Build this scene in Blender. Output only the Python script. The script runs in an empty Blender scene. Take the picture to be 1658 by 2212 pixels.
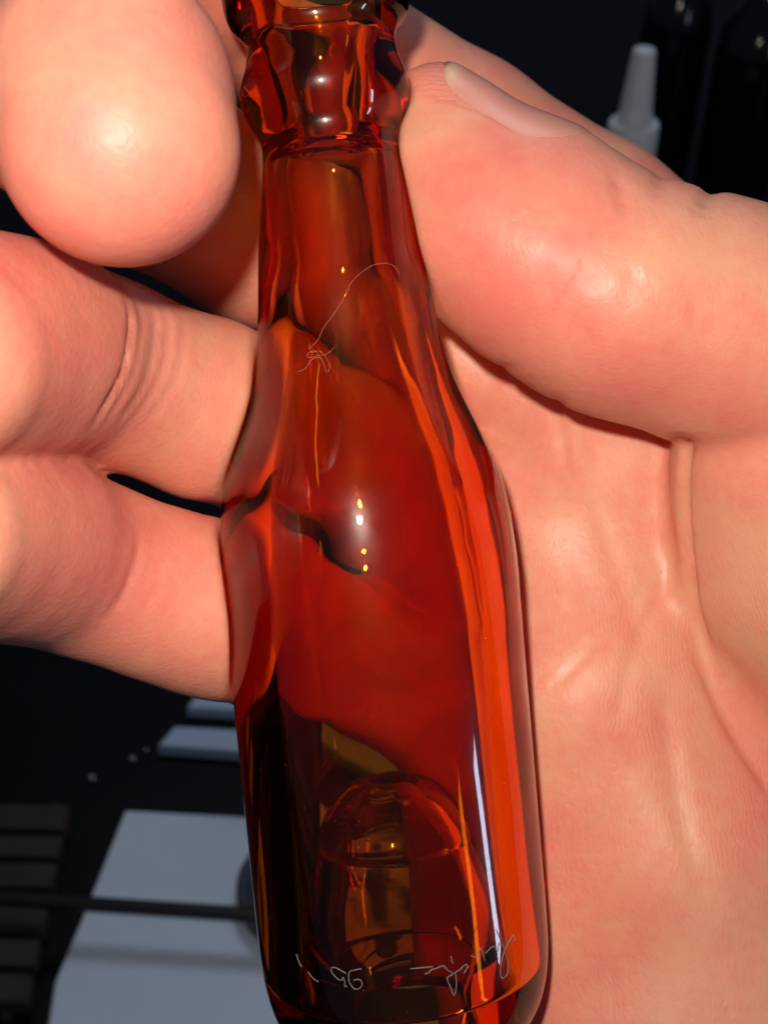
import bpy, bmesh, math, random
import numpy as np
from mathutils import Vector, Matrix

random.seed(7); RNG = np.random.default_rng(7)
scene = bpy.context.scene
COL = scene.collection

# ------------------------------------------------------------------ camera
W0, H0 = 1658.0, 2212.0            # pixel frame used for measuring the photograph
TANH = 0.325                       # tan of half the horizontal field of view
FPX = W0 / 2 / TANH
cam_d = bpy.data.cameras.new('camera')
cam = bpy.data.objects.new('camera', cam_d); COL.objects.link(cam)
cam.location = (0, 0, 0.36)
cam.rotation_euler = (math.radians(50), 0, 0)
cam_d.sensor_fit = 'HORIZONTAL'; cam_d.sensor_width = 36
cam_d.lens = 18 / TANH
cam_d.clip_start = 0.002; cam_d.clip_end = 50
cam_d.dof.use_dof = True
cam_d.dof.focus_distance = 0.101
cam_d.dof.aperture_fstop = cam_d.lens / 0.90      # aperture 0.90 mm wide
scene.camera = cam
CAMM = Matrix.Translation(cam.location) @ cam.rotation_euler.to_matrix().to_4x4()
CM = np.array(CAMM)

def L(px, py, d):                  # photograph pixel + distance in mm -> hand frame in mm
    return np.array([(px - W0/2)/FPX*d, -(py - H0/2)/FPX*d, -d])
def toworld(v):                    # hand frame in mm -> world in m
    v = np.asarray(v, float)*0.001
    return v @ CM[:3, :3].T + CM[:3, 3]
def ray(px, py):
    return CM[:3, :3] @ np.array([(px - W0/2)/FPX, -(py - H0/2)/FPX, -1.0])
def on_desk(px, py, h=0.0):
    r = ray(px, py); t = (h - CM[2, 3])/r[2]
    return CM[:3, 3] + r*t
def at_dist(px, py, y):            # point of the ray at world distance y
    r = ray(px, py); t = (y - CM[1, 3])/r[1]
    return CM[:3, 3] + r*t

# ------------------------------------------------------------------ world, lamps, exposure
wd = bpy.data.worlds.new('World'); scene.world = wd; wd.use_nodes = True
wd.node_tree.nodes['Background'].inputs[0].default_value = (0.55, 0.68, 1.0, 1)
wd.node_tree.nodes['Background'].inputs[1].default_value = 0.055

def area_lamp(name, loc, target, size, power, color, shape='DISK', size_y=None):
    ld = bpy.data.lights.new(name, 'AREA'); ld.shape = shape; ld.size = size
    if size_y: ld.size_y = size_y
    ld.energy = power; ld.color = color
    o = bpy.data.objects.new(name, ld); COL.objects.link(o)
    o.location = loc
    o.rotation_euler = (Vector(target) - Vector(loc)).to_track_quat('-Z', 'Y').to_euler()
    return o
hand_mid = toworld(L(800, 1106, 110))
flash = area_lamp('phone_flash', toworld([-8, 16, 3]), hand_mid, 0.0055, 0.146, (1.0, 0.89, 0.76))

flash.data.spread = math.radians(170)
cool = area_lamp('cool_side_lamp', toworld([500, -165, 30]), toworld(L(950, 1700, 106)), 0.03, 0.20, (0.66, 0.76, 1.0), 'RECTANGLE', 0.13)
desk_fill = area_lamp('cool_fill_lamp', (0.15, 0.75, 1.15), (-0.05, 0.38, 0), 0.3, 2.0, (0.74, 0.85, 1.0))  # unseen fill, added above the desk to brighten the boards and nozzle

vs = scene.view_settings
vs.view_transform = 'Standard'; vs.look = 'None'; vs.exposure = 0.0; vs.gamma = 1.0
vs.use_curve_mapping = False
cy = scene.cycles
cy.use_denoising = True
cy.max_bounces = 18; cy.transmission_bounces = 16; cy.glossy_bounces = 8; cy.diffuse_bounces = 4
cy.transparent_max_bounces = 12
cy.caustics_reflective = False; cy.caustics_refractive = True
cy.sample_clamp_indirect = 0.0
cy.blur_glossy = 0.3

# ------------------------------------------------------------------ helpers
def nodes_of(name):
    m = bpy.data.materials.new(name); m.use_nodes = True
    nt = m.node_tree; nt.nodes.clear()
    out = nt.nodes.new('ShaderNodeOutputMaterial')
    return m, nt, out
def N(nt, typ, **kw):
    n = nt.nodes.new(typ)
    for k, v in kw.items():
        if k.startswith('i_'):
            key = k[2:]
            n.inputs[int(key) if key.isdigit() else key.replace('_', ' ')].default_value = v
        else:
            setattr(n, k, v)
    return n
def simple_mat(name, col, rough=0.5, spec=0.5, noise=0.0, nscale=40, bump=0.0, bscale=200):
    m, nt, out = nodes_of(name)
    b = N(nt, 'ShaderNodeBsdfPrincipled', i_Roughness=rough)
    b.inputs['Base Color'].default_value = (*col, 1); b.inputs['Specular IOR Level'].default_value = spec
    nt.links.new(b.outputs[0], out.inputs[0])
    tc = N(nt, 'ShaderNodeTexCoord')
    if noise:
        nz = N(nt, 'ShaderNodeTexNoise', i_Scale=nscale, i_Detail=5.0)
        nt.links.new(tc.outputs['Object'], nz.inputs['Vector'])
        rp = N(nt, 'ShaderNodeMapRange')
        rp.inputs['To Min'].default_value = 1 - noise; rp.inputs['To Max'].default_value = 1 + noise
        nt.links.new(nz.outputs[0], rp.inputs[0])
        mx = N(nt, 'ShaderNodeVectorMath', operation='SCALE')
        mx.inputs[0].default_value = col
        nt.links.new(rp.outputs[0], mx.inputs['Scale']); nt.links.new(mx.outputs[0], b.inputs['Base Color'])
    if bump:
        nb = N(nt, 'ShaderNodeTexNoise', i_Scale=bscale, i_Detail=4.0)
        nt.links.new(tc.outputs['Object'], nb.inputs['Vector'])
        bp = N(nt, 'ShaderNodeBump', i_Strength=bump, i_Distance=0.001)
        nt.links.new(nb.outputs[0], bp.inputs['Height']); nt.links.new(bp.outputs[0], b.inputs['Normal'])
    return m
def mesh_obj(name, verts, faces, mat, parent=None, origin=None, smooth=True):
    verts = np.asarray(verts, float)
    if origin is None: origin = np.zeros(3) if parent else verts.mean(0)
    me = bpy.data.meshes.new(name)
    me.from_pydata((verts - origin).tolist(), [], [list(f) for f in faces])
    me.materials.append(mat)
    if smooth: me.polygons.foreach_set('use_smooth', np.ones(len(me.polygons), bool))
    me.update()
    o = bpy.data.objects.new(name, me); COL.objects.link(o)
    if parent is None: o.location = origin
    else:
        o.parent = parent
        o.matrix_parent_inverse = Matrix.Translation(parent.location).inverted()
        o.location = origin
    return o
def tag(o, label, cat, group=None, kind=None):
    if label: o['label'] = label
    if cat: o['category'] = cat
    if group: o['group'] = group
    if kind: o['kind'] = kind
    return o
def empty(name, loc):
    o = bpy.data.objects.new(name, None); COL.objects.link(o); o.location = loc
    o.empty_display_size = 0.01
    return o
def lathe(profile, base, axis, seg=96, closed=False):
    """profile: [(height along axis, radius)] -> verts, faces about a line"""
    axis = np.asarray(axis, float)/np.linalg.norm(axis)
    u = np.cross(axis, [0.3, 0.9, 0.2]); u /= np.linalg.norm(u); v = np.cross(axis, u)
    vs_, fs = [], []
    n = len(profile)
    an = np.arange(seg)*2*math.pi/seg
    ring = np.cos(an)[:, None]*u + np.sin(an)[:, None]*v
    for h, r in profile: vs_.append(np.asarray(base) + axis*h + ring*r)
    vs_ = np.concatenate(vs_)
    for i in range(n if closed else n-1):
        j = (i+1) % n
        for k in range(seg):
            k2 = (k+1) % seg
            fs.append((i*seg+k, i*seg+k2, j*seg+k2, j*seg+k))
    if not closed:
        if profile[0][1] > 1e-7: fs.append(tuple(range(seg))[::-1])
        if profile[-1][1] > 1e-7: fs.append(tuple(range((n-1)*seg, n*seg)))
    return vs_, fs
def catmull(pts, sub):
    pts = np.asarray(pts, float); out = []
    P = np.vstack([2*pts[0]-pts[1], pts, 2*pts[-1]-pts[-2]])
    for i in range(1, len(P)-2):
        p0, p1, p2, p3 = P[i-1:i+3]
        for t in np.arange(sub)/sub:
            out.append(0.5*((2*p1) + (-p0+p2)*t + (2*p0-5*p1+4*p2-p3)*t*t + (-p0+3*p1-3*p2+p3)*t**3))
    out.append(pts[-1]); return np.array(out)
def tube(path, r, seg=6):
    path = np.asarray(path, float); n = len(path)
    rr = np.broadcast_to(np.asarray(r, float), (n,))
    tan = np.gradient(path, axis=0); tan /= np.linalg.norm(tan, axis=1)[:, None] + 1e-12
    vs_, fs = [], []
    ref = np.array([0.21, 0.33, 0.92])
    for i in range(n):
        a = np.cross(tan[i], ref); a /= np.linalg.norm(a) + 1e-12; b = np.cross(tan[i], a)
        an = np.arange(seg)*2*math.pi/seg
        vs_.append(path[i] + rr[i]*(np.cos(an)[:, None]*a + np.sin(an)[:, None]*b))
    for i in range(n-1):
        for k in range(seg):
            k2 = (k+1) % seg
            fs.append((i*seg+k, i*seg+k2, (i+1)*seg+k2, (i+1)*seg+k))
    fs.append(tuple(range(seg))[::-1]); fs.append(tuple(range((n-1)*seg, n*seg)))
    return np.concatenate(vs_), fs
def slab(corners, thick, bevel=0.0):
    """flat quad/polygon in the desk plane given its top corners; extruded downward"""
    c = np.asarray(corners, float); n = len(c)
    cen = c.mean(0)
    inner = c + (cen - c)/np.linalg.norm(cen - c, axis=1)[:, None]*bevel
    lo = c.copy(); lo[:, 2] -= thick
    mid = c.copy(); mid[:, 2] -= bevel
    vs_ = np.concatenate([inner, mid, lo])
    fs = [tuple(range(n))]
    for k in range(n):
        k2 = (k+1) % n
        fs.append((k, n+k, n+k2, k2)); fs.append((n+k, 2*n+k, 2*n+k2, n+k2))
    fs.append(tuple(range(2*n, 3*n))[::-1])
    return vs_, fs

# ------------------------------------------------------------------ bottle profile (pixels along / across the axis; 24.07 px per mm)
PXMM = FPX/106.0
AX_A, AX_B = L(697, 150, 104.5), L(879, 2110, 108.0)
AX_LEN = np.linalg.norm(AX_B - AX_A); AX_D = (AX_B - AX_A)/AX_LEN       # pointing to the base
MM_PER_Y = AX_LEN/(2110 - 150)
OUTER = [(-78, 150), (-72, 172), (-55, 190), (-25, 199), (15, 199), (45, 190), (66, 172), (85, 161), (105, 158), (140, 164),
         (172, 175), (195, 180.5), (218, 180), (240, 174.5), (262, 164), (282, 152.5), (300, 147), (325, 146), (360, 149), (430, 160), (500, 171),
         (600, 182), (700, 193), (760, 204), (820, 219), (870, 238), (920, 259), (970, 279), (1020, 297), (1070, 307), (1120, 313.5), (1180, 318), (1240, 320),
         (1300, 319), (1500, 318), (1750, 317), (1950, 316), (2040, 314), (2100, 307), (2150, 293), (2190, 270), (2212, 240), (2220, 208)]
BOWL = [(2221, 178), (2214, 158), (2180, 146), (2110, 150), (2040, 162), (1950, 164), (1870, 150), (1810, 136), (1790, 127), (1760, 114), (1720, 88), (1690, 50), (1677, 38)]
CAV = [(1664, 40), (1660, 50), (1667, 84), (1684, 113), (1714, 140), (1752, 160), (1778, 168), (1794, 168), (1830, 180), (1900, 198), (1980, 211), (2050, 220), (2085, 227),
       (2080, 233), (2040, 232), (1900, 226), (1600, 222), (1420, 221), (1330, 223), (1260, 218.9), (1200, 214.1), (1150, 207), (1100, 203.5), (1050, 197), (980, 183.1), (910, 164.9), (840, 148.2), (760, 132),
       (680, 121.4), (610, 113.6), (550, 99.7), (500, 97.7), (430, 96.9), (370, 96.4), (342, 92), (326, 84), (313, 75), (290, 70), (240, 69), (190, 71), (150, 74), (120, 79), (96, 86),
       (60, 94), (0, 102), (-40, 108), (-65, 118), (-76, 134)]
def R_out(y):
    o = np.array(OUTER, float); return np.interp(y, o[:, 0], o[:, 1])
def bottle_sdf(p):                 # outer envelope, mm
    q = p - AX_A
    s = q @ AX_D
    rad = np.linalg.norm(q - s[:, None]*AX_D, axis=1)
    y = 150 + s/MM_PER_Y
    yy = np.clip(y, -78, 2220)
    over = np.maximum(np.abs(y - yy)*MM_PER_Y, 0)
    d = (rad - R_out(yy)/PXMM)*0.95
    return np.where(over > 0, np.sqrt(np.maximum(d, 0)**2 + over**2), d)

# ------------------------------------------------------------------ hand as one implicit surface
def smin(a, b, k):
    h = np.clip(0.5 + 0.5*(b - a)/k, 0, 1)
    return b*(1 - h) + a*h - k*h*(1 - h)
def smax(a, b, k): return -smin(-a, -b, k)
def cone(p, a, b, ra, rb):
    ba = b - a; t = np.clip(((p - a) @ ba)/(ba @ ba), 0, 1)
    return np.linalg.norm(p - a - t[:, None]*ba, axis=1) - (ra + (rb - ra)*t)
def chain(p, pts, k):
    d = None
    for i in range(len(pts) - 1):
        c = cone(p, pts[i][0], pts[i+1][0], pts[i][1], pts[i+1][1])
        d = c if d is None else smin(d, c, k)
    return d
def ellip(p, c, ax, r):
    q = ((p - c) @ ax.T)/r
    k0 = np.linalg.norm(q, axis=1); k1 = np.linalg.norm(q/r, axis=1)
    return k0*(k0 - 1.0)/np.maximum(k1, 1e-6)
def J(lst): return [(L(x, y, d).astype(np.float32), float(r)) for x, y, d, r in lst]

INDEX = J([(1560, 700, 138, 10.5), (1280, 490, 136, 9.6), (1000, 310, 135, 9.4), (700, 115, 133, 9.2), (515, 10, 125, 8.7), (400, -70, 116, 8.3), (230, -170, 106, 8.0), (200, -190, 94, 7.4)])
MIDDLE = J([(1350, 960, 129, 10.5), (1000, 760, 132, 9.6), (760, 620, 133, 9.4), (560, 500, 118, 9.0), (300, 348, 106, 8.7), (40, 175, 99, 8.3)])
MIDTIP = J([(40, 165, 99, 8.3), (130, 190, 89, 8.3), (235, 195, 82.5, 8.2), (258, 312, 80, 8.15)])
RING = J([(1210, 1190, 129, 10.5), (960, 1090, 129, 9.0), (760, 1005, 127, 8.4), (560, 922, 117, 8.2), (440, 882, 109, 7.8), (280, 824, 104, 7.2), (130, 778, 101, 7.2)])
RINGTIP = J([(170, 790, 100, 7.7), (60, 762, 93, 7.9), (-60, 760, 86, 7.8), (-130, 775, 79, 7.2)])
PINKY = J([(1150, 1540, 129, 10), (960, 1470, 128, 8.8), (760, 1400, 126, 8.2), (600, 1355, 117, 7.9), (480, 1320, 109, 7.5), (380, 1294, 107, 7.0), (280, 1261, 105, 6.8), (120, 1203, 102, 6.8)])
PINKTIP = J([(150, 1215, 101.5, 7.0), (40, 1172, 95, 7.2), (-80, 1150, 88, 7.0), (-150, 1160, 81, 6.4)])
PALM = [J([(1560, 700, 136, 10.5), (1900, 1500, 131, 13), (2250, 2500, 134, 16)]),
        J([(1350, 960, 129, 10.8), (1680, 1800, 126, 12), (2050, 2600, 131, 16)]),
        J([(1210, 1190, 128, 11.2), (1300, 1500, 124, 12), (1450, 1850, 121.5, 13), (1600, 2250, 121, 15), (1850, 2750, 126, 18)]),
        J([(1150, 1540, 127.5, 11), (1130, 1760, 127, 11.5), (1160, 1960, 126, 12.5), (1330, 2280, 122.5, 14.5), (1650, 2800, 124, 18)])]
WRIST = J([(1950, 2700, 134, 19), (2500, 3900, 142, 24)])
WRIST2 = J([(2300, 2500, 136, 17), (2800, 3700, 142, 22)])
THENAR = J([(1800, 880, 111, 11.0), (1740, 1010, 112, 11.6), (1745, 1200, 115, 12), (1860, 1600, 123, 12.5), (2200, 2300, 134, 15)])
THUMB = J([(2150, 1350, 122, 13), (1900, 850, 110, 12.2), (1660, 738, 108, 10.9), (1490, 682, 107.5, 10.4), (1330, 637, 107, 9.8), (1170, 450, 107.5, 6.8), (945, 247, 108, 4.3)])
THPAD = J([(1330, 640, 107, 9.8), (1170, 562, 107, 9.4), (1045, 478, 107.5, 8.4), (950, 360, 108, 6.0), (935, 300, 108.5, 4.8)])

def hand_sdf(p):
    p = p.astype(np.float32)
    palm = None
    for ch in PALM:
        c = chain(p, ch, 2.0); palm = c if palm is None else smin(palm, c, 9.0)
    palm = smin(palm, smin(chain(p, WRIST, 2), chain(p, WRIST2, 2), 10), 12.0)
    mid = smin(chain(p, MIDDLE, 2.0), chain(p, MIDTIP, 2.0), 1.6)
    rin = smin(chain(p, RING, 3.0), chain(p, RINGTIP, 4.0), 3.5)
    pin = smin(chain(p, PINKY, 3.0), chain(p, PINKTIP, 4.0), 3.5)
    ind = chain(p, INDEX, 2.0)
    f = np.minimum(np.minimum(smin(mid, rin, .9), smin(pin, rin, .9)), smin(mid, ind, .9))
    d = smin(palm, f, 4.0)
    th = smin(chain(p, THUMB, 3.0), chain(p, THPAD, 3.0), 3.0)
    d = smin(d, chain(p, THENAR, 4.0), 2.2)
    d = smin(d, th, 1.2)
    b = bottle_sdf(p)
    return smax(d, -(b - 0.08), 1.0)

GROOVES = []                                   # (pixel polyline, depth mm, half width mm, distance hint)
def build_hand():
    h = 0.5; B = 8
    lo = np.array([-62., -92., -158.]); hi = np.array([100., 66., -66.])
    nb = np.ceil((hi - lo)/(h*B)).astype(int)
    bc = [lo[i] + (np.arange(nb[i]) + 0.5)*h*B - h/2 for i in range(3)]
    G = np.stack(np.meshgrid(*bc, indexing='ij'), -1).reshape(-1, 3)
    cd = hand_sdf(G)
    F = np.repeat(np.repeat(np.repeat(cd.reshape(nb), B, 0), B, 1), B, 2).astype(np.float32)
    F = np.where(np.abs(F) < 0.01, 0.01, F)
    act = np.where(np.abs(cd) < h*B*0.87*1.35 + 0.4)[0]
    off = np.stack(np.meshgrid(*[(np.arange(B) - (B-1)/2)*h]*3, indexing='ij'), -1).reshape(-1, 3)
    bi = np.stack(np.unravel_index(act, nb), -1)
    for c0 in range(0, len(act), 600):
        sl = slice(c0, c0 + 600)
        pts = (G[act[sl]][:, None, :] + off[None]).reshape(-1, 3)
        v = hand_sdf(pts).reshape(-1, B, B, B)
        for q, (i, j, k) in enumerate(bi[sl]):
            F[i*B:(i+1)*B, j*B:(j+1)*B, k*B:(k+1)*B] = v[q]
    org = np.array([b[0] for b in bc]) - (B-1)/2*h
    F[0] = F[-1] = 5; F[:, 0] = F[:, -1] = 5; F[:, :, 0] = F[:, :, -1] = 5
    # surface nets
    S = F < 0
    c = np.zeros(np.array(F.shape) - 1, np.int8)
    for a in (0, 1):
        for b in (0, 1):
            for e in (0, 1):
                c += S[a:F.shape[0]-1+a, b:F.shape[1]-1+b, e:F.shape[2]-1+e]
    cells = np.argwhere((c > 0) & (c < 8))
    idx = -np.ones(c.shape, np.int32); idx[tuple(cells.T)] = np.arange(len(cells))
    acc = np.zeros((len(cells), 3)); cnt = np.zeros(len(cells))
    cor = np.array([[a, b, e] for a in (0, 1) for b in (0, 1) for e in (0, 1)])
    vals = np.stack([F[tuple((cells + q).T)] for q in cor], 1)
    for i in range(8):
        for j in range(i+1, 8):
            if np.abs(cor[i] - cor[j]).sum() != 1: continue
            a, b = vals[:, i], vals[:, j]; m = (a < 0) != (b < 0)
            t = np.where(m, a/np.where(m, a - b, 1), 0)
            acc += np.where(m[:, None], cor[i] + t[:, None]*(cor[j] - cor[i]), 0); cnt += m
    V = org + (cells + acc/np.maximum(cnt, 1)[:, None])*h
    quads = []
    for ax in range(3):
        o1, o2 = [(1, 2), (2, 0), (0, 1)][ax]
        A = [slice(1, -1)]*3; A[ax] = slice(0, -1); A1 = list(A); A1[ax] = slice(1, None)
        s0 = S[tuple(A)]; s1 = S[tuple(A1)]
        e = np.argwhere(s0 != s1)
        if len(e) == 0: continue
        flip = s0[tuple(e.T)]
        base = e.copy(); base[:, o1] += 1; base[:, o2] += 1
        u = np.zeros(3, int); u[o1] = 1; w = np.zeros(3, int); w[o2] = 1
        q = np.stack([idx[tuple((base - u - w).T)], idx[tuple((base - w).T)], idx[tuple(base.T)], idx[tuple((base - u).T)]], 1)
        q = np.where(flip[:, None], q, q[:, ::-1]); quads.append(q)
    Q = np.concatenate(quads); Q = Q[(Q >= 0).all(1)]
    def grad(P, e=0.12):
        tet = np.array([[1, -1, -1], [-1, -1, 1], [-1, 1, -1], [1, 1, 1.]])
        g = 0
        for tv in tet: g = g + tv*hand_sdf(P + e*tv)[:, None]
        gl = np.linalg.norm(g, axis=1)[:, None]; grad.ok = gl[:, 0] > 0.6*4*e
        return g/np.maximum(gl, 1e-6)
    inner = np.all((V > lo + 1.2) & (V < hi - 1.2), 1)
    for _ in range(2):
        g = grad(V); s = hand_sdf(V)
        V = V - np.where(inner & grad.ok, np.clip(s, -.3, .3), 0)[:, None]*g
    Nn = grad(V, 0.3)
    return V, Q, Nn

def hit(px, py, d0=70., n=70):
    """first point of the hand on the ray through a pixel"""
    px = np.atleast_1d(np.asarray(px, float)); py = np.atleast_1d(np.asarray(py, float))
    dirs = np.stack([(px - W0/2)/FPX, -(py - H0/2)/FPX, -np.ones_like(px)], 1)
    ln = np.linalg.norm(dirs, axis=1); t = np.full(len(px), d0)
    for _ in range(n):
        t = np.minimum(t + 0.8*hand_sdf(dirs*t[:, None])/ln, 170)
    return dirs*t[:, None]

HV, HQ, HN = build_hand()

def seg_dist(P, path):
    best = np.full(len(P), 1e9)
    for a, b in zip(path[:-1], path[1:]):
        ba = b - a; t = np.clip(((P - a) @ ba)/(ba @ ba + 1e-9), 0, 1)
        best = np.minimum(best, np.linalg.norm(P - a - t[:, None]*ba, axis=1))
    return best
def groove(poly, depth, width, sub=4):
    pp = catmull(poly, sub); path = hit(pp[:, 0], pp[:, 1])
    lo_, hi_ = path.min(0) - 4*width, path.max(0) + 4*width
    m = np.where(np.all((HV > lo_) & (HV < hi_), 1))[0]
    if len(m) == 0: return
    d = seg_dist(HV[m], path)
    # fade at the two ends
    e = np.minimum(np.linalg.norm(HV[m] - path[0], axis=1), np.linalg.norm(HV[m] - path[-1], axis=1))
    HV[m] -= HN[m]*(depth*np.exp(-(d/width)**2)*np.clip(e/(2.0) + 0.25, 0, 1))[:, None]

groove([(1478, 950), (1474, 1060), (1480, 1180), (1500, 1340), (1540, 1480), (1600, 1600), (1680, 1720)], 0.9, 0.9)
groove([(1205, 860), (1212, 940), (1228, 1040), (1235, 1090)], 0.30, 0.7)
groove([(1240, 900), (1262, 1010), (1300, 1130), (1340, 1260), (1390, 1420)], 0.18, 1.0)
groove([(1460, 1180), (1420, 1300), (1370, 1400), (1330, 1560)], 0.22, 0.7)
groove([(1400, 1250), (1350, 1330), (1260, 1420), (1180, 1500)], 0.16, 0.6)
groove([(1430, 1500), (1450, 1650), (1480, 1800), (1530, 1950)], 0.35, 1.1)
groove([(1045, 830), (1075, 800), (1110, 790)], 0.25, 0.5)
groove([(1330, 370), (1345, 430), (1350, 470)], 0.25, 0.7)
groove([(1540, 390), (1532, 420), (1515, 450)], 0.5, 0.8)
groove([(1430, 370), (1420, 410)], 0.3, 0.8)
groove([(1170, 560), (1190, 640), (1240, 700), (1290, 745)], 0.12, 0.7)
groove([(1215, 610), (1240, 660), (1290, 690)], 0.1, 0.6)
groove([(1330, 560), (1370, 600), (1420, 640)], 0.1, 0.6)
groove([(1380, 560), (1360, 620), (1350, 700)], 0.1, 0.6)
groove([(1460, 590), (1500, 650), (1490, 720)], 0.14, 0.5)
for xo, dp in ((0, .35), (22, .16), (52, .14), (80, .12), (112, .1)):
    groove([(275+xo, 650+xo*.3), (285+xo, 700), (268+xo*1.05, 800), (235+xo*1.05, 865), (205+xo*.95, 915)], dp, 0.45)
for xo, dp in ((0, .28), (30, .1), (60, .08)):
    groove([(302+xo, 1160+xo*.4), (297+xo, 1210), (268+xo, 1285), (235+xo, 1330)], dp, 0.55)

# ------------------------------------------------------------------ skin material
def skin_material():
    m, nt, out = nodes_of('skin')
    lk = nt.links.new
    b = N(nt, 'ShaderNodeBsdfPrincipled')
    lk(b.outputs[0], out.inputs[0])
    tc = N(nt, 'ShaderNodeTexCoord')
    at_t = N(nt, 'ShaderNodeAttribute', attribute_name='flush')
    at_r = N(nt, 'ShaderNodeAttribute', attribute_name='ridge')
    at_a = N(nt, 'ShaderNodeAttribute', attribute_name='ridge_amount')
    n1 = N(nt, 'ShaderNodeTexNoise', i_Scale=160.0, i_Detail=4.0, i_Roughness=0.6)
    n2 = N(nt, 'ShaderNodeTexNoise', i_Scale=900.0, i_Detail=3.0)
    n3 = N(nt, 'ShaderNodeTexNoise', i_Scale=3200.0, i_Detail=2.0)
    for n in (n1, n2, n3): lk(tc.outputs['Object'], n.inputs['Vector'])
    # flush + blotches -> colour
    a1 = N(nt, 'ShaderNodeMath', operation='MULTIPLY_ADD'); a1.inputs[1].default_value = 1.4; a1.inputs[2].default_value = -1.42
    n0 = N(nt, 'ShaderNodeTexNoise', i_Scale=55.0, i_Detail=2.0); lk(tc.outputs['Object'], n0.inputs['Vector'])
    n01 = N(nt, 'ShaderNodeMath', operation='ADD'); lk(n0.outputs[0], n01.inputs[0]); lk(n1.outputs[0], n01.inputs[1])
    lk(n01.outputs[0], a1.inputs[0])
    a2 = N(nt, 'ShaderNodeMath', operation='ADD'); lk(a1.outputs[0], a2.inputs[0]); lk(at_t.outputs['Fac'], a2.inputs[1])
    a3 = N(nt, 'ShaderNodeMath', operation='MULTIPLY_ADD'); a3.inputs[1].default_value = 0.5; lk(n2.outputs[0], a3.inputs[0])
    a4 = N(nt, 'ShaderNodeMath', operation='SUBTRACT'); a4.inputs[1].default_value = 0.25
    lk(a2.outputs[0], a3.inputs[2]); lk(a3.outputs[0], a4.inputs[0])
    cr = N(nt, 'ShaderNodeValToRGB')
    e = cr.color_ramp.elements
    e[0].position = 0.0; e[0].color = (0.74, 0.345, 0.225, 1)
    e[1].position = 1.0; e[1].color = (0.71, 0.185, 0.145, 1)
    mid = e.new(0.45); mid.color = (0.74, 0.265, 0.185, 1)
    lk(a4.outputs[0], cr.inputs[0]); lk(cr.outputs[0], b.inputs['Base Color'])
    b.inputs['Subsurface Weight'].default_value = 0.42
    b.inputs['Subsurface Radius'].default_value = (1.0, 0.36, 0.2)
    b.inputs['Subsurface Scale'].default_value = 0.0016
    b.inputs['Specular IOR Level'].default_value = 0.45
    rr = N(nt, 'ShaderNodeMapRange'); rr.inputs['From Min'].default_value = .3; rr.inputs['From Max'].default_value = .7; rr.inputs['To Min'].default_value = 0.40; rr.inputs['To Max'].default_value = 0.64
    lk(n1.outputs[0], rr.inputs[0]); lk(rr.outputs[0], b.inputs['Roughness'])
    # ridges: sine of a phase stored on the skin
    wob = N(nt, 'ShaderNodeMath', operation='MULTIPLY_ADD'); wob.inputs[1].default_value = 1.1
    wob0 = N(nt, 'ShaderNodeMath', operation='MULTIPLY_ADD'); wob0.inputs[1].default_value = 9.0
    lk(n1.outputs[0], wob0.inputs[0]); lk(at_r.outputs['Fac'], wob0.inputs[2])
    lk(n2.outputs[0], wob.inputs[0]); lk(wob0.outputs[0], wob.inputs[2])
    tw = N(nt, 'ShaderNodeMath', operation='MULTIPLY'); tw.inputs[1].default_value = 2*math.pi
    lk(wob.outputs[0], tw.inputs[0])
    sn = N(nt, 'ShaderNodeMath', operation='SINE'); lk(tw.outputs[0], sn.inputs[0])
    am = N(nt, 'ShaderNodeMath', operation='MULTIPLY'); lk(sn.outputs[0], am.inputs[0]); lk(at_a.outputs['Fac'], am.inputs[1])
    br = N(nt, 'ShaderNodeMapRange'); br.inputs['From Min'].default_value = .35; br.inputs['From Max'].default_value = .65
    lk(n1.outputs[0], br.inputs[0])
    am2 = N(nt, 'ShaderNodeMath', operation='MULTIPLY'); lk(am.outputs[0], am2.inputs[0]); lk(br.outputs[0], am2.inputs[1])
    h1 = N(nt, 'ShaderNodeMath', operation='MULTIPLY_ADD'); h1.inputs[1].default_value = 0.5
    lk(n3.outputs[0], h1.inputs[0]); lk(am2.outputs[0], h1.inputs[2])
    h2 = N(nt, 'ShaderNodeMath', operation='MULTIPLY_ADD'); h2.inputs[1].default_value = 0.9
    lk(n2.outputs[0], h2.inputs[0]); lk(h1.outputs[0], h2.inputs[2])
    vo = N(nt, 'ShaderNodeTexVoronoi', feature='DISTANCE_TO_EDGE', i_Scale=1300.0)
    wv = N(nt, 'ShaderNodeVectorMath', operation='MULTIPLY'); wv.inputs[1].default_value = (1.0, 0.55, 1.0)
    lk(tc.outputs['Object'], wv.inputs[0]); lk(wv.outputs[0], vo.inputs['Vector'])
    vm = N(nt, 'ShaderNodeMath', operation='MINIMUM'); vm.inputs[1].default_value = 0.22
    lk(vo.outputs['Distance'], vm.inputs[0])
    h3 = N(nt, 'ShaderNodeMath', operation='MULTIPLY_ADD'); h3.inputs[1].default_value = 1.2
    lk(vm.outputs[0], h3.inputs[0]); lk(h2.outputs[0], h3.inputs[2])
    bp = N(nt, 'ShaderNodeBump', i_Strength=0.45, i_Distance=0.00008)
    lk(h3.outputs[0], bp.inputs['Height']); lk(bp.outputs[0], b.inputs['Normal'])
    return m
SKIN = skin_material()

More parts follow.
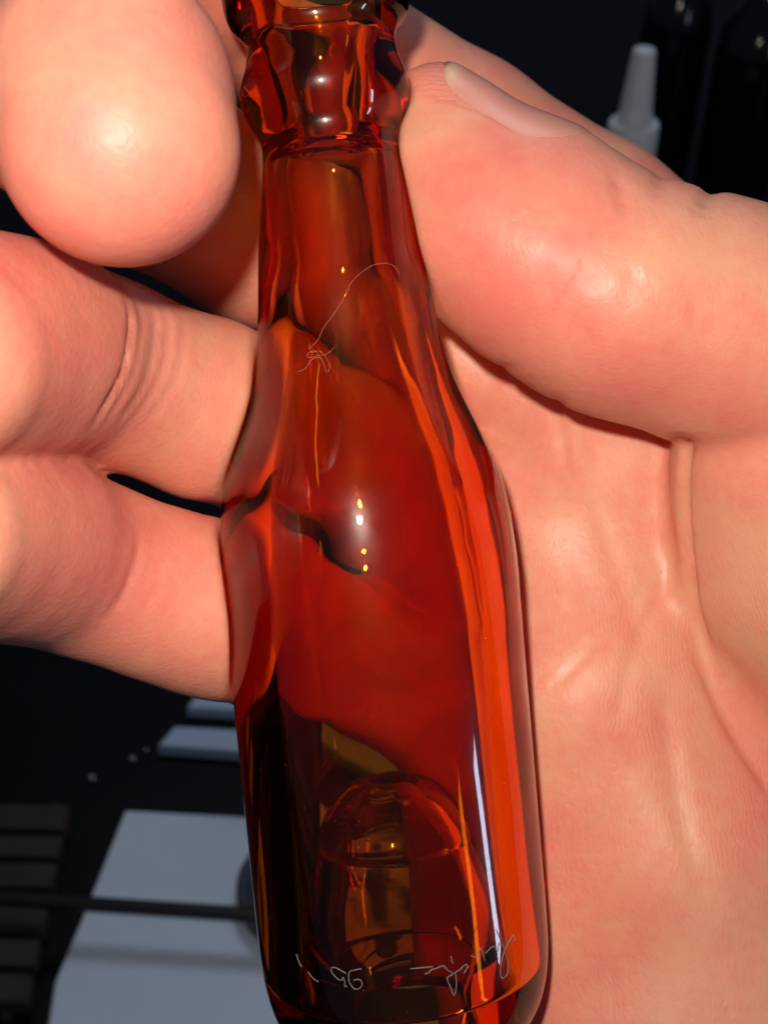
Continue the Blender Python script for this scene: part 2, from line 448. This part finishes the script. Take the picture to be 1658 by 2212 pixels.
def near(P, c, r): return np.exp(-(np.linalg.norm(P - c, axis=1)/r)**2)
flush = 0.38 + 0*HV[:, 0]
flush += 0.5*near(HV, L(212, 330, 74), 10) + 0.45*near(HV, L(50, 760, 88), 9) + 0.4*near(HV, L(40, 1160, 90), 9)
flush += 0.35*near(HV, L(330, 1230, 97), 6) + 0.45*near(HV, L(1010, 480, 99), 9) + 0.3*near(HV, L(1200, 700, 97), 8)
flush -= 0.35*near(HV, L(940, 250, 102), 4) + 0.25*near(HV, L(1480, 1250, 115), 9)
flush -= 0.25*near(HV, L(1500, 450, 100), 8)
flush -= 0.30*np.exp(-(np.maximum(bottle_sdf(HV) - 0.1, 0)/0.9)**2)        # pressed against the glass: paler
flush += 0.25*near(HV, L(1150, 600, 98), 9) + 0.2*near(HV, L(1560, 860, 100), 7)
X, Y = HV[:, 0]/(-HV[:, 2])*FPX + W0/2, -HV[:, 1]/(-HV[:, 2])*FPX + H0/2
ridge = np.zeros(len(HV)); ramt = np.zeros(len(HV))
pal = np.clip((1.0 - np.exp(-(np.maximum(X - 1000, 0)/150)**2)), 0, 1)*np.clip((Y - 950)/400, 0.25, 1)
ang = np.arctan2(X - 1280, Y + 100)
ridge = ang*1750/11.0; ramt = pal*0.3
isth = chain(HV.astype(np.float32), THUMB, 3.0) < 1.2
ridge = np.where(isth, (Y - 0.12*X)/10.5, ridge)
ramt = np.where(isth, 0.4*np.exp(-((X - 960)/160)**2) + 0.06, ramt)
left = X < 600
u_f = (X*0.93 + Y*0.30 + 0.00022*(Y - 850)**2)
ridge = np.where(left, u_f/13.0, ridge); ramt = np.where(left, 0.10*np.clip((X - 200)/150, 0, 1), ramt)

tipm = (chain(HV.astype(np.float32), MIDTIP, 2.0) < 1.0) & (X < 540)
ridge = np.where(tipm, np.linalg.norm((HV - L(230, 330, 72))*np.array([1.0, 0.8, 1.0]), axis=1)/0.52, ridge); ramt = np.where(tipm, 0.12, ramt)
hand_origin = toworld(L(1500, 1500, 125))
hand = mesh_obj('hand', toworld(HV), HQ, SKIN, origin=hand_origin)
for nm, arr in (('flush', flush), ('ridge', ridge), ('ridge_amount', ramt)):
    at = hand.data.attributes.new(nm, 'FLOAT', 'POINT'); at.data.foreach_set('value', arr.astype(np.float32))
tag(hand, 'bare right hand with palm up, its curled fingers and thumb gripping the amber bottle', 'hand')


# thumbnail: a curved plate lying on the thumb's upper side
def nail():
    m, nt, out = nodes_of('nail')
    b = N(nt, 'ShaderNodeBsdfPrincipled', i_Roughness=0.36)
    at = N(nt, 'ShaderNodeAttribute', attribute_name='free_edge')
    mx = N(nt, 'ShaderNodeMixRGB'); mx.inputs[1].default_value = (0.72, 0.29, 0.225, 1); mx.inputs[2].default_value = (0.70, 0.40, 0.26, 1)
    nt.links.new(at.outputs['Fac'], mx.inputs[0]); nt.links.new(mx.outputs[0], b.inputs['Base Color'])
    b.inputs['Specular IOR Level'].default_value = 0.25; b.inputs['Subsurface Weight'].default_value = 0.3; b.inputs['Subsurface Scale'].default_value = 0.001
    nt.links.new(b.outputs[0], out.inputs[0])
    nu, nv = 22, 20
    c0, c1 = L(1170, 450, 107.5), L(908, 217, 108)          # axis under the nail, cuticle -> tip
    ax = (c1 - c0)/np.linalg.norm(c1 - c0)
    up = np.array([0.56, 0.83, 0.0]); up -= ax*(up @ ax); up /= np.linalg.norm(up)
    fw = np.cross(ax, up); fw *= np.sign(fw[2])
    U = np.linspace(0, 1, nu); T = np.radians(np.linspace(-60, 84, nv))
    top = np.zeros((nu, nv, 3)); fe = np.zeros((nu, nv))
    for i, u in enumerate(U):
        c = c0 + (c1 - c0)*u
        narrow = math.sqrt(max(0.02, 1 - max(0, 1 - u/0.38)**2))*math.sqrt(1 - 0.7*max(0, (u - 0.78)/0.22)**2)
        dirs = np.cos(T*narrow)[:, None]*up + np.sin(T*narrow)[:, None]*fw
        t = np.full(nv, 11.0)
        for _ in range(60): t = t - 0.7*hand_sdf(c + dirs*t[:, None])
        lift = -0.15 + 0.33*min(1, u/0.12)*(1 - 0.75*np.abs(np.linspace(-1, 1, nv))**6)
        top[i] = c + dirs*(t + lift)[:, None]
        fe[i] = np.clip((u - 0.86 - 0.05*np.cos(T*2))*14, 0, 1)
    verts = top.reshape(-1, 3); cen = (c0 + c1)/2
    low = verts - 0.18*((verts - cen)/np.linalg.norm(verts - cen, axis=1)[:, None])
    n = nu*nv; fs = []
    for i in range(nu-1):
        for j in range(nv-1):
            a = i*nv + j; q = (a, a+1, a+nv+1, a+nv)
            fs.append(q); fs.append(tuple(x + n for x in q[::-1]))
    rim = [j for j in range(nv)] + [i*nv + nv-1 for i in range(1, nu)] + [(nu-1)*nv + j for j in range(nv-2, -1, -1)] + [i*nv for i in range(nu-2, 0, -1)]
    for a, b2 in zip(rim, rim[1:] + rim[:1]): fs.append((b2, a, a+n, b2+n))
    o = mesh_obj('thumbnail', toworld(np.vstack([verts, low])), fs, m, parent=hand)
    at = o.data.attributes.new('free_edge', 'FLOAT', 'POINT'); at.data.foreach_set('value', np.concatenate([fe.ravel()]*2).astype(np.float32))
    bm = bmesh.new(); bm.from_mesh(o.data); bmesh.ops.recalc_face_normals(bm, faces=bm.faces); bm.to_mesh(o.data); bm.free()
    return o
nail()

# ------------------------------------------------------------------ the amber glass bottle
def glass_material():
    m, nt, out = nodes_of('amber_glass')
    g = N(nt, 'ShaderNodeBsdfGlass', i_Roughness=0.0, i_IOR=1.48)
    g.inputs['Color'].default_value = (1, 1, 1, 1)
    ba = N(nt, 'ShaderNodeAttribute', attribute_name='bore_film')          # dull film on the used inside
    bmul = N(nt, 'ShaderNodeMath', operation='MULTIPLY'); bmul.inputs[1].default_value = 0.035
    nt.links.new(ba.outputs['Fac'], bmul.inputs[0]); nt.links.new(bmul.outputs[0], g.inputs['Roughness'])
    # greasy finger smudges: a faint rough reflection over the clear glass
    gl = N(nt, 'ShaderNodeBsdfGlossy', i_Roughness=0.24)
    tc = N(nt, 'ShaderNodeTexCoord'); nz = N(nt, 'ShaderNodeTexNoise', i_Scale=140.0, i_Detail=5.0, i_Roughness=0.65)
    nt.links.new(tc.outputs['Object'], nz.inputs['Vector'])
    mr = N(nt, 'ShaderNodeMapRange'); mr.inputs['From Min'].default_value = .35; mr.inputs['From Max'].default_value = .75
    mr.inputs['To Min'].default_value = 0.002; mr.inputs['To Max'].default_value = 0.017
    nt.links.new(nz.outputs[0], mr.inputs[0])
    mix = N(nt, 'ShaderNodeMixShader')
    nt.links.new(mr.outputs[0], mix.inputs[0]); nt.links.new(g.outputs[0], mix.inputs[1]); nt.links.new(gl.outputs[0], mix.inputs[2])
    nt.links.new(mix.outputs[0], out.inputs['Surface'])
    v = N(nt, 'ShaderNodeVolumeAbsorption')
    v.inputs['Color'].default_value = (1 - 0.012/0.8, 1 - 0.20/0.8, 1 - 0.64/0.8, 1)
    v.inputs['Density'].default_value = 800.0
    nt.links.new(v.outputs[0], out.inputs['Volume'])
    return m
GLASS = glass_material()
bottle_root = empty('bottle', toworld(AX_A + AX_D*(2220 - 150)*MM_PER_Y))
CAVW = [(y, r + (0.0 if 330 < y < 2040 and i > 12 else 0)) for i, (y, r) in enumerate(CAV)]   # hand-blown: the bore wavers
prof = OUTER + BOWL + CAVW
prof_s = catmull(np.array(prof + prof[:1], float), 4)[:-1]
bv, bf = lathe([((y - 150)*MM_PER_Y, r/PXMM) for y, r in prof_s], AX_A, AX_D, seg=160, closed=True)
body = mesh_obj('glass_body', toworld(bv), bf, GLASS, parent=bottle_root)
film = np.zeros(len(prof_s)); nO = 4*(len(OUTER) + len(BOWL))
film[nO:] = np.clip((prof_s[nO:, 1]*0 + np.minimum((prof_s[nO:, 0] - 330)/60, 1)), 0, 1)
film[nO:nO + 28] = 0.25
fa = body.data.attributes.new('bore_film', 'FLOAT', 'POINT'); fa.data.foreach_set('value', np.repeat(film, 160).astype(np.float32))
bm = bmesh.new(); bm.from_mesh(body.data); bmesh.ops.recalc_face_normals(bm, faces=bm.faces); bm.to_mesh(body.data); bm.free()

tag(bottle_root, 'small amber glass bottle with domed base and scratched signature, held in the hand', 'bottle')

def on_bottle(px, py, off=0.0):
    """first point of the outer glass on the ray through a pixel"""
    px = np.atleast_1d(np.asarray(px, float)); py = np.atleast_1d(np.asarray(py, float))
    dirs = np.stack([(px - W0/2)/FPX, -(py - H0/2)/FPX, -np.ones_like(px)], 1)
    t = np.full(len(px), 70.0)
    for _ in range(90): t = np.minimum(t + 0.7*(bottle_sdf(dirs*t[:, None]) - off), 130)
    return dirs*t[:, None]

# scratched signature
ETCH = simple_mat('etched_line', (0.17, 0.15, 0.145), 0.75)
def mark_a(l): return [(691.2 + x*.0651, 2062.8 + y*.0651) for x, y in l]
def mark_b(l): return [(864 + x*.1694, 1987 + y*.1694) for x, y in l]
STROKES = [
    mark_a([(850, 630), (700, 530), (500, 430), (380, 440), (370, 540), (430, 650), (600, 820), (720, 840), (760, 760), (815, 900), (820, 1040), (900, 1065)]),
    mark_a([(1370, 470), (1200, 500), (1000, 550), (950, 650), (950, 850), (1000, 980), (1130, 1130), (1290, 1130), (1390, 1000), (1340, 850), (1200, 825), (1110, 860)]),
    mark_a([(1435, 1180), (1460, 1195)]),
    mark_b([(130, 630), (250, 617), (420, 600)]),
    mark_b([(310, 695), (360, 680), (400, 640), (470, 620), (550, 590), (600, 640), (680, 690)]),
    mark_b([(648, 470), (655, 520), (668, 560)]),
    mark_b([(680, 690), (600, 750), (640, 860), (685, 970), (715, 860), (710, 720), (700, 680), (760, 640), (840, 570), (850, 620), (810, 690)]),
    mark_b([(900, 460), (980, 475), (1020, 370), (1050, 420), (1080, 530)]),
    mark_b([(1085, 430), (1190, 340), (1240, 410), (1262, 300)]),
    mark_b([(1230, 130), (1280, 260), (1330, 390), (1375, 560), (1360, 700), (1300, 750), (1275, 680), (1300, 500), (1340, 370), (1400, 260), (1450, 190), (1460, 280)]),
    [(640, 2062), (646, 2080), (652, 2090)], [(665, 2100), (676, 2114), (688, 2122)]]
for st in STROKES:
    pp = catmull(st, 5); path = on_bottle(pp[:, 0], pp[:, 1], 0.02)
    v, f = tube(toworld(path), 0.000036 + 0.000022*RNG.random(len(path)), 5)
    mesh_obj('scratched_stroke', v, f, ETCH, parent=bottle_root)

# ash specks stuck to the dome inside the base
def specks(name, n, ylo, yhi, size, mat, prof_pts, seed, spread=1.0):
    r_ = np.random.default_rng(seed); pp = np.array(prof_pts, float)
    u = np.cross(AX_D, [0.3, 0.9, 0.2]); u /= np.linalg.norm(u); w = np.cross(AX_D, u)
    vs_, fs = [], []
    oc = np.array([[1,0,0],[-1,0,0],[0,1,0],[0,-1,0],[0,0,1],[0,0,-1.]]); of = [(0,2,4),(2,1,4),(1,3,4),(3,0,4),(2,0,5),(1,2,5),(3,1,5),(0,3,5)]
    for i in range(n):
        y = r_.uniform(ylo, yhi); r = np.interp(y, pp[:, 0], pp[:, 1])/PXMM
        a = r_.uniform(0, 2*math.pi)
        c = AX_A + AX_D*(y - 150)*MM_PER_Y + (math.cos(a)*u + math.sin(a)*w)*(r + size*.3)
        s = size*r_.uniform(.4, 1.3)*np.array([r_.uniform(.6, 1.4) for _ in range(3)])
        k = len(vs_)*6; vs_.append(c + oc*s*r_.uniform(.8, 1.2, (6, 1))); fs += [tuple(x + k for x in t) for t in of]
    o = mesh_obj(name, toworld(np.concatenate(vs_)), fs, mat, parent=bottle_root, smooth=False); o['kind'] = 'stuff'
    return o
ASH = simple_mat('tan_ash', (0.45, 0.33, 0.17), 0.8)
dome = CAV[1:8]
specks('ash_residue', 260, 1662, 1722, 0.055, ASH, dome, 3)
DUST = simple_mat('pale_dust', (0.5, 0.42, 0.36), 0.8)
specks('dust', 110, 350, 2150, 0.032, DUST, OUTER, 11)

# lint fibre on the neck
LINT = simple_mat('lint', (0.34, 0.13, 0.08), 0.8)
lint_root = None
lint_paths = [[(862, 592), (850, 574), (825, 568), (795, 578), (762, 606), (745, 640), (722, 676), (700, 706), (686, 734), (668, 752)],
              [(668, 742), (672, 760), (690, 758), (704, 772), (712, 792), (704, 804), (700, 786), (688, 772), (672, 778), (658, 796), (640, 803)], [(722, 750), (706, 764), (686, 768), (668, 772), (664, 764), (680, 758), (694, 776)]]
lv, lf = [], []
for lp in lint_paths:
    pp = catmull(lp, 6); v, f = tube(toworld(on_bottle(pp[:, 0], pp[:, 1], 0.05)), 0.000019, 5)
    k = sum(len(x) for x in lv); lv.append(v); lf += [tuple(q + k for q in t) for t in f]
tag(mesh_obj('lint_fibre', np.concatenate(lv), lf, LINT), 'thin curled pale lint fibre clinging to the bottle neck', 'lint')

# ------------------------------------------------------------------ desk and the things on it
DESK = simple_mat('black_desk', (0.006, 0.006, 0.007), 0.42, 0.15, noise=0.5, nscale=12, bump=0.1, bscale=300)
desk_v = np.array([(-2.5, -0.8, 0), (2.5, -0.8, 0), (2.5, 3.5, 0), (-2.5, 3.5, 0)], float)
dk = mesh_obj('desk_surface', *slab(desk_v, 0.03, 0.004), DESK, origin=np.array([0, 1.0, 0]), smooth=False)
tag(dk, None, None, kind='structure')

WHITE = simple_mat('white_board', (0.70, 0.80, 0.93), 0.55, 0.4, noise=0.06, nscale=30)
def board(name, pix, label, h=0.006):
    c = np.array([on_desk(x, y, h) for x, y in pix])
    o = mesh_obj(name, *slab(c, h - 0.0005, 0.0008), WHITE, smooth=False)
    return tag(o, label, 'board', 'white boards on the black desk')
board('white_board', [(96, 2260), (118, 2120), (180, 1975), (270, 1750), (1700, 1828), (1800, 2330), (90, 2330)], 'largest white board, lying under the thin black rod on the desk')
board('white_board', [(340, 1610), (375, 1570), (900, 1598), (900, 1650)], 'narrow white board beyond the largest board, just below the little finger')
board('white_board', [(403, 1528), (422, 1500), (880, 1525), (880, 1556)], 'farthest narrow white board, half hidden behind the little finger')

BLACK = simple_mat('black_metal', (0.012, 0.011, 0.011), 0.38, 0.5)
ra, rb = on_desk(-120, 1933, 0.022), on_desk(1000, 2006, 0.022)
rv, rf = tube(np.linspace(ra, rb, 24), 0.0024, 16)
tag(mesh_obj('black_rod', rv, rf, BLACK), 'thin black metal rod lying across above the largest white board', 'rod')

DISC = simple_mat('dark_grey_plastic', (0.045, 0.055, 0.07), 0.5, 0.4, noise=0.2)
dc = on_desk(650, 1935, 0.007); rr_ = np.linalg.norm(on_desk(515, 1925, 0.007) - dc)
dv, df = lathe([(0, rr_*.97), (0.001, rr_), (0.007, rr_), (0.0082, rr_*.97), (0.0082, rr_*.86), (0.0065, rr_*.82), (0.0065, 0.0)], dc, (0, 0, 1), 64)
tag(mesh_obj('round_coaster', dv, df, DISC), 'dark grey round coaster on the largest white board', 'coaster')

# slatted tray at the left
WOOD = simple_mat('brown_wood', (0.042, 0.030, 0.026), 0.6, 0.3, noise=0.5, nscale=60)
tray = empty('slatted_tray', on_desk(30, 1880, 0.0))
tag(tray, 'dim brown slatted wooden tray left of the largest white board', 'tray')
for i, (y0, y1) in enumerate([(1740, 1790), (1808, 1850), (1866, 1915), (1958, 2010), (2030, 2085), (2105, 2165)]):
    xr = 150 - (y0 - 1740)*0.22
    c = np.array([on_desk(-420, y0 - 8, 0.012), on_desk(-420, y1 - 8, 0.012), on_desk(xr - 12, y1, 0.012), on_desk(xr, y0, 0.012)])
    mesh_obj('slat', *slab(c, 0.007, 0.001), WOOD, parent=tray, smooth=False)
c = np.array([on_desk(-200, 1735, 0.005), on_desk(-260, 2200, 0.005), on_desk(-180, 2200, 0.005), on_desk(-130, 1735, 0.005)])
mesh_obj('crossbar', *slab(c, 0.0045, 0.0005), WOOD, parent=tray, smooth=False)
c = np.array([on_desk(110, 1735, 0.005), on_desk(0, 2200, 0.005), on_desk(20, 2200, 0.005), on_desk(130, 1735, 0.005)])
mesh_obj('crossbar', *slab(c, 0.0045, 0.0005), WOOD, parent=tray, smooth=False)

# glue bottle with white nozzle, upper right
NOZ = simple_mat('white_plastic', (0.85, 0.87, 0.88), 0.4, 0.4)
GLOSS = simple_mat('black_gloss', (0.008, 0.008, 0.010), 0.12, 0.6, bump=0.25, bscale=60)
Yg = 0.40
gt, gb = at_dist(1392, 104, Yg), at_dist(1358, 340, Yg)
sc_ = 0.0
pxm = FPX/np.linalg.norm(gt - CM[:3, 3])*1.0
glue = empty('glue_bottle', (gb[0], Yg, 0.0))
ax = (gt - gb)/np.linalg.norm(gt - gb); hg = np.linalg.norm(gt - gb)
mm = lambda p: p/pxm
v, f = lathe([(0, mm(52)), (hg*.03, mm(54)), (hg*.32, mm(52)), (hg*.345, mm(49)), (hg*.35, mm(36)), (hg*.5, mm(33)), (hg*.97, mm(23)), (hg, mm(20)), (hg, 0.0)], gb, ax, 40)
mesh_obj('nozzle', v, f, NOZ, parent=glue)
low = np.array([gb[0] - 0.004, Yg, 0.0]); axb = (gb - low); hb = np.linalg.norm(axb)
v, f = lathe([(0, mm(95)), (0.002, mm(100)), (hb*.6, mm(100)), (hb*.8, mm(90)), (hb*.93, mm(60)), (hb*.999, mm(46))], low, axb, 40)
mesh_obj('body', v, f, GLOSS, parent=glue)
tag(glue, 'dark squeeze bottle with a tapered white nozzle standing behind the thumb', 'bottle')

def black_bottle(px0, px1, ptop, Yd, label):
    a = at_dist(px0, ptop, Yd); r = abs(at_dist(px1, ptop, Yd)[0] - a[0])/2
    base = np.array([a[0] + r, Yd, 0.0]); H = a[2]
    root = empty('black_bottle', base)
    v, f = lathe([(0, r*.93), (.003, r), (H*.62, r), (H*.70, r*.93), (H*.76, r*.62), (H*.80, r*.45), (H*.86, r*.42)], base, (0, 0, 1), 48)
    mesh_obj('body', v, f, GLOSS, parent=root)
    v, f = lathe([(H*.861, r*.50), (H*.99, r*.50), (H, r*.45), (H, 0)], base, (0, 0, 1), 40)
    mesh_obj('cap', v, f, BLACK, parent=root)
    return tag(root, label, 'bottle')
black_bottle(1430, 1590, -260, 0.72, 'tall glossy black bottle standing directly behind the white nozzle')
black_bottle(1600, 1790, -180, 0.70, 'glossy black bottle standing right of the one behind the nozzle')

# small made-up metal beads, added only to put glints on the black desk
STEEL = simple_mat('dull_steel', (0.28, 0.28, 0.3), 0.22); STEEL.node_tree.nodes['Principled BSDF'].inputs['Metallic'].default_value = 1.0
for px, py, r, lab in ((285, 1640, .0017, 'larger of two added glint beads side by side near the narrow white board'), (198, 1682, .0018, 'lone added glint stud between the slatted tray and the narrow white board'),
                       (287, 1434, .0022, 'metal stud added for its glint on the black desk just under the edge of the little finger'), (316, 1622, .0011, 'smaller of two added glint beads side by side near the narrow white board')):
    p = on_desk(px, py, 0.001)
    v, f = lathe([(-.0005, r), (r*.25, r), (r*.6, r*.72), (r*.8, r*.3), (r*.82, 0.0)], p, (0, 0, 1), 20)
    tag(mesh_obj('glint_bead', v, f, STEEL), lab, 'bead', 'beads added for glints on the desk')
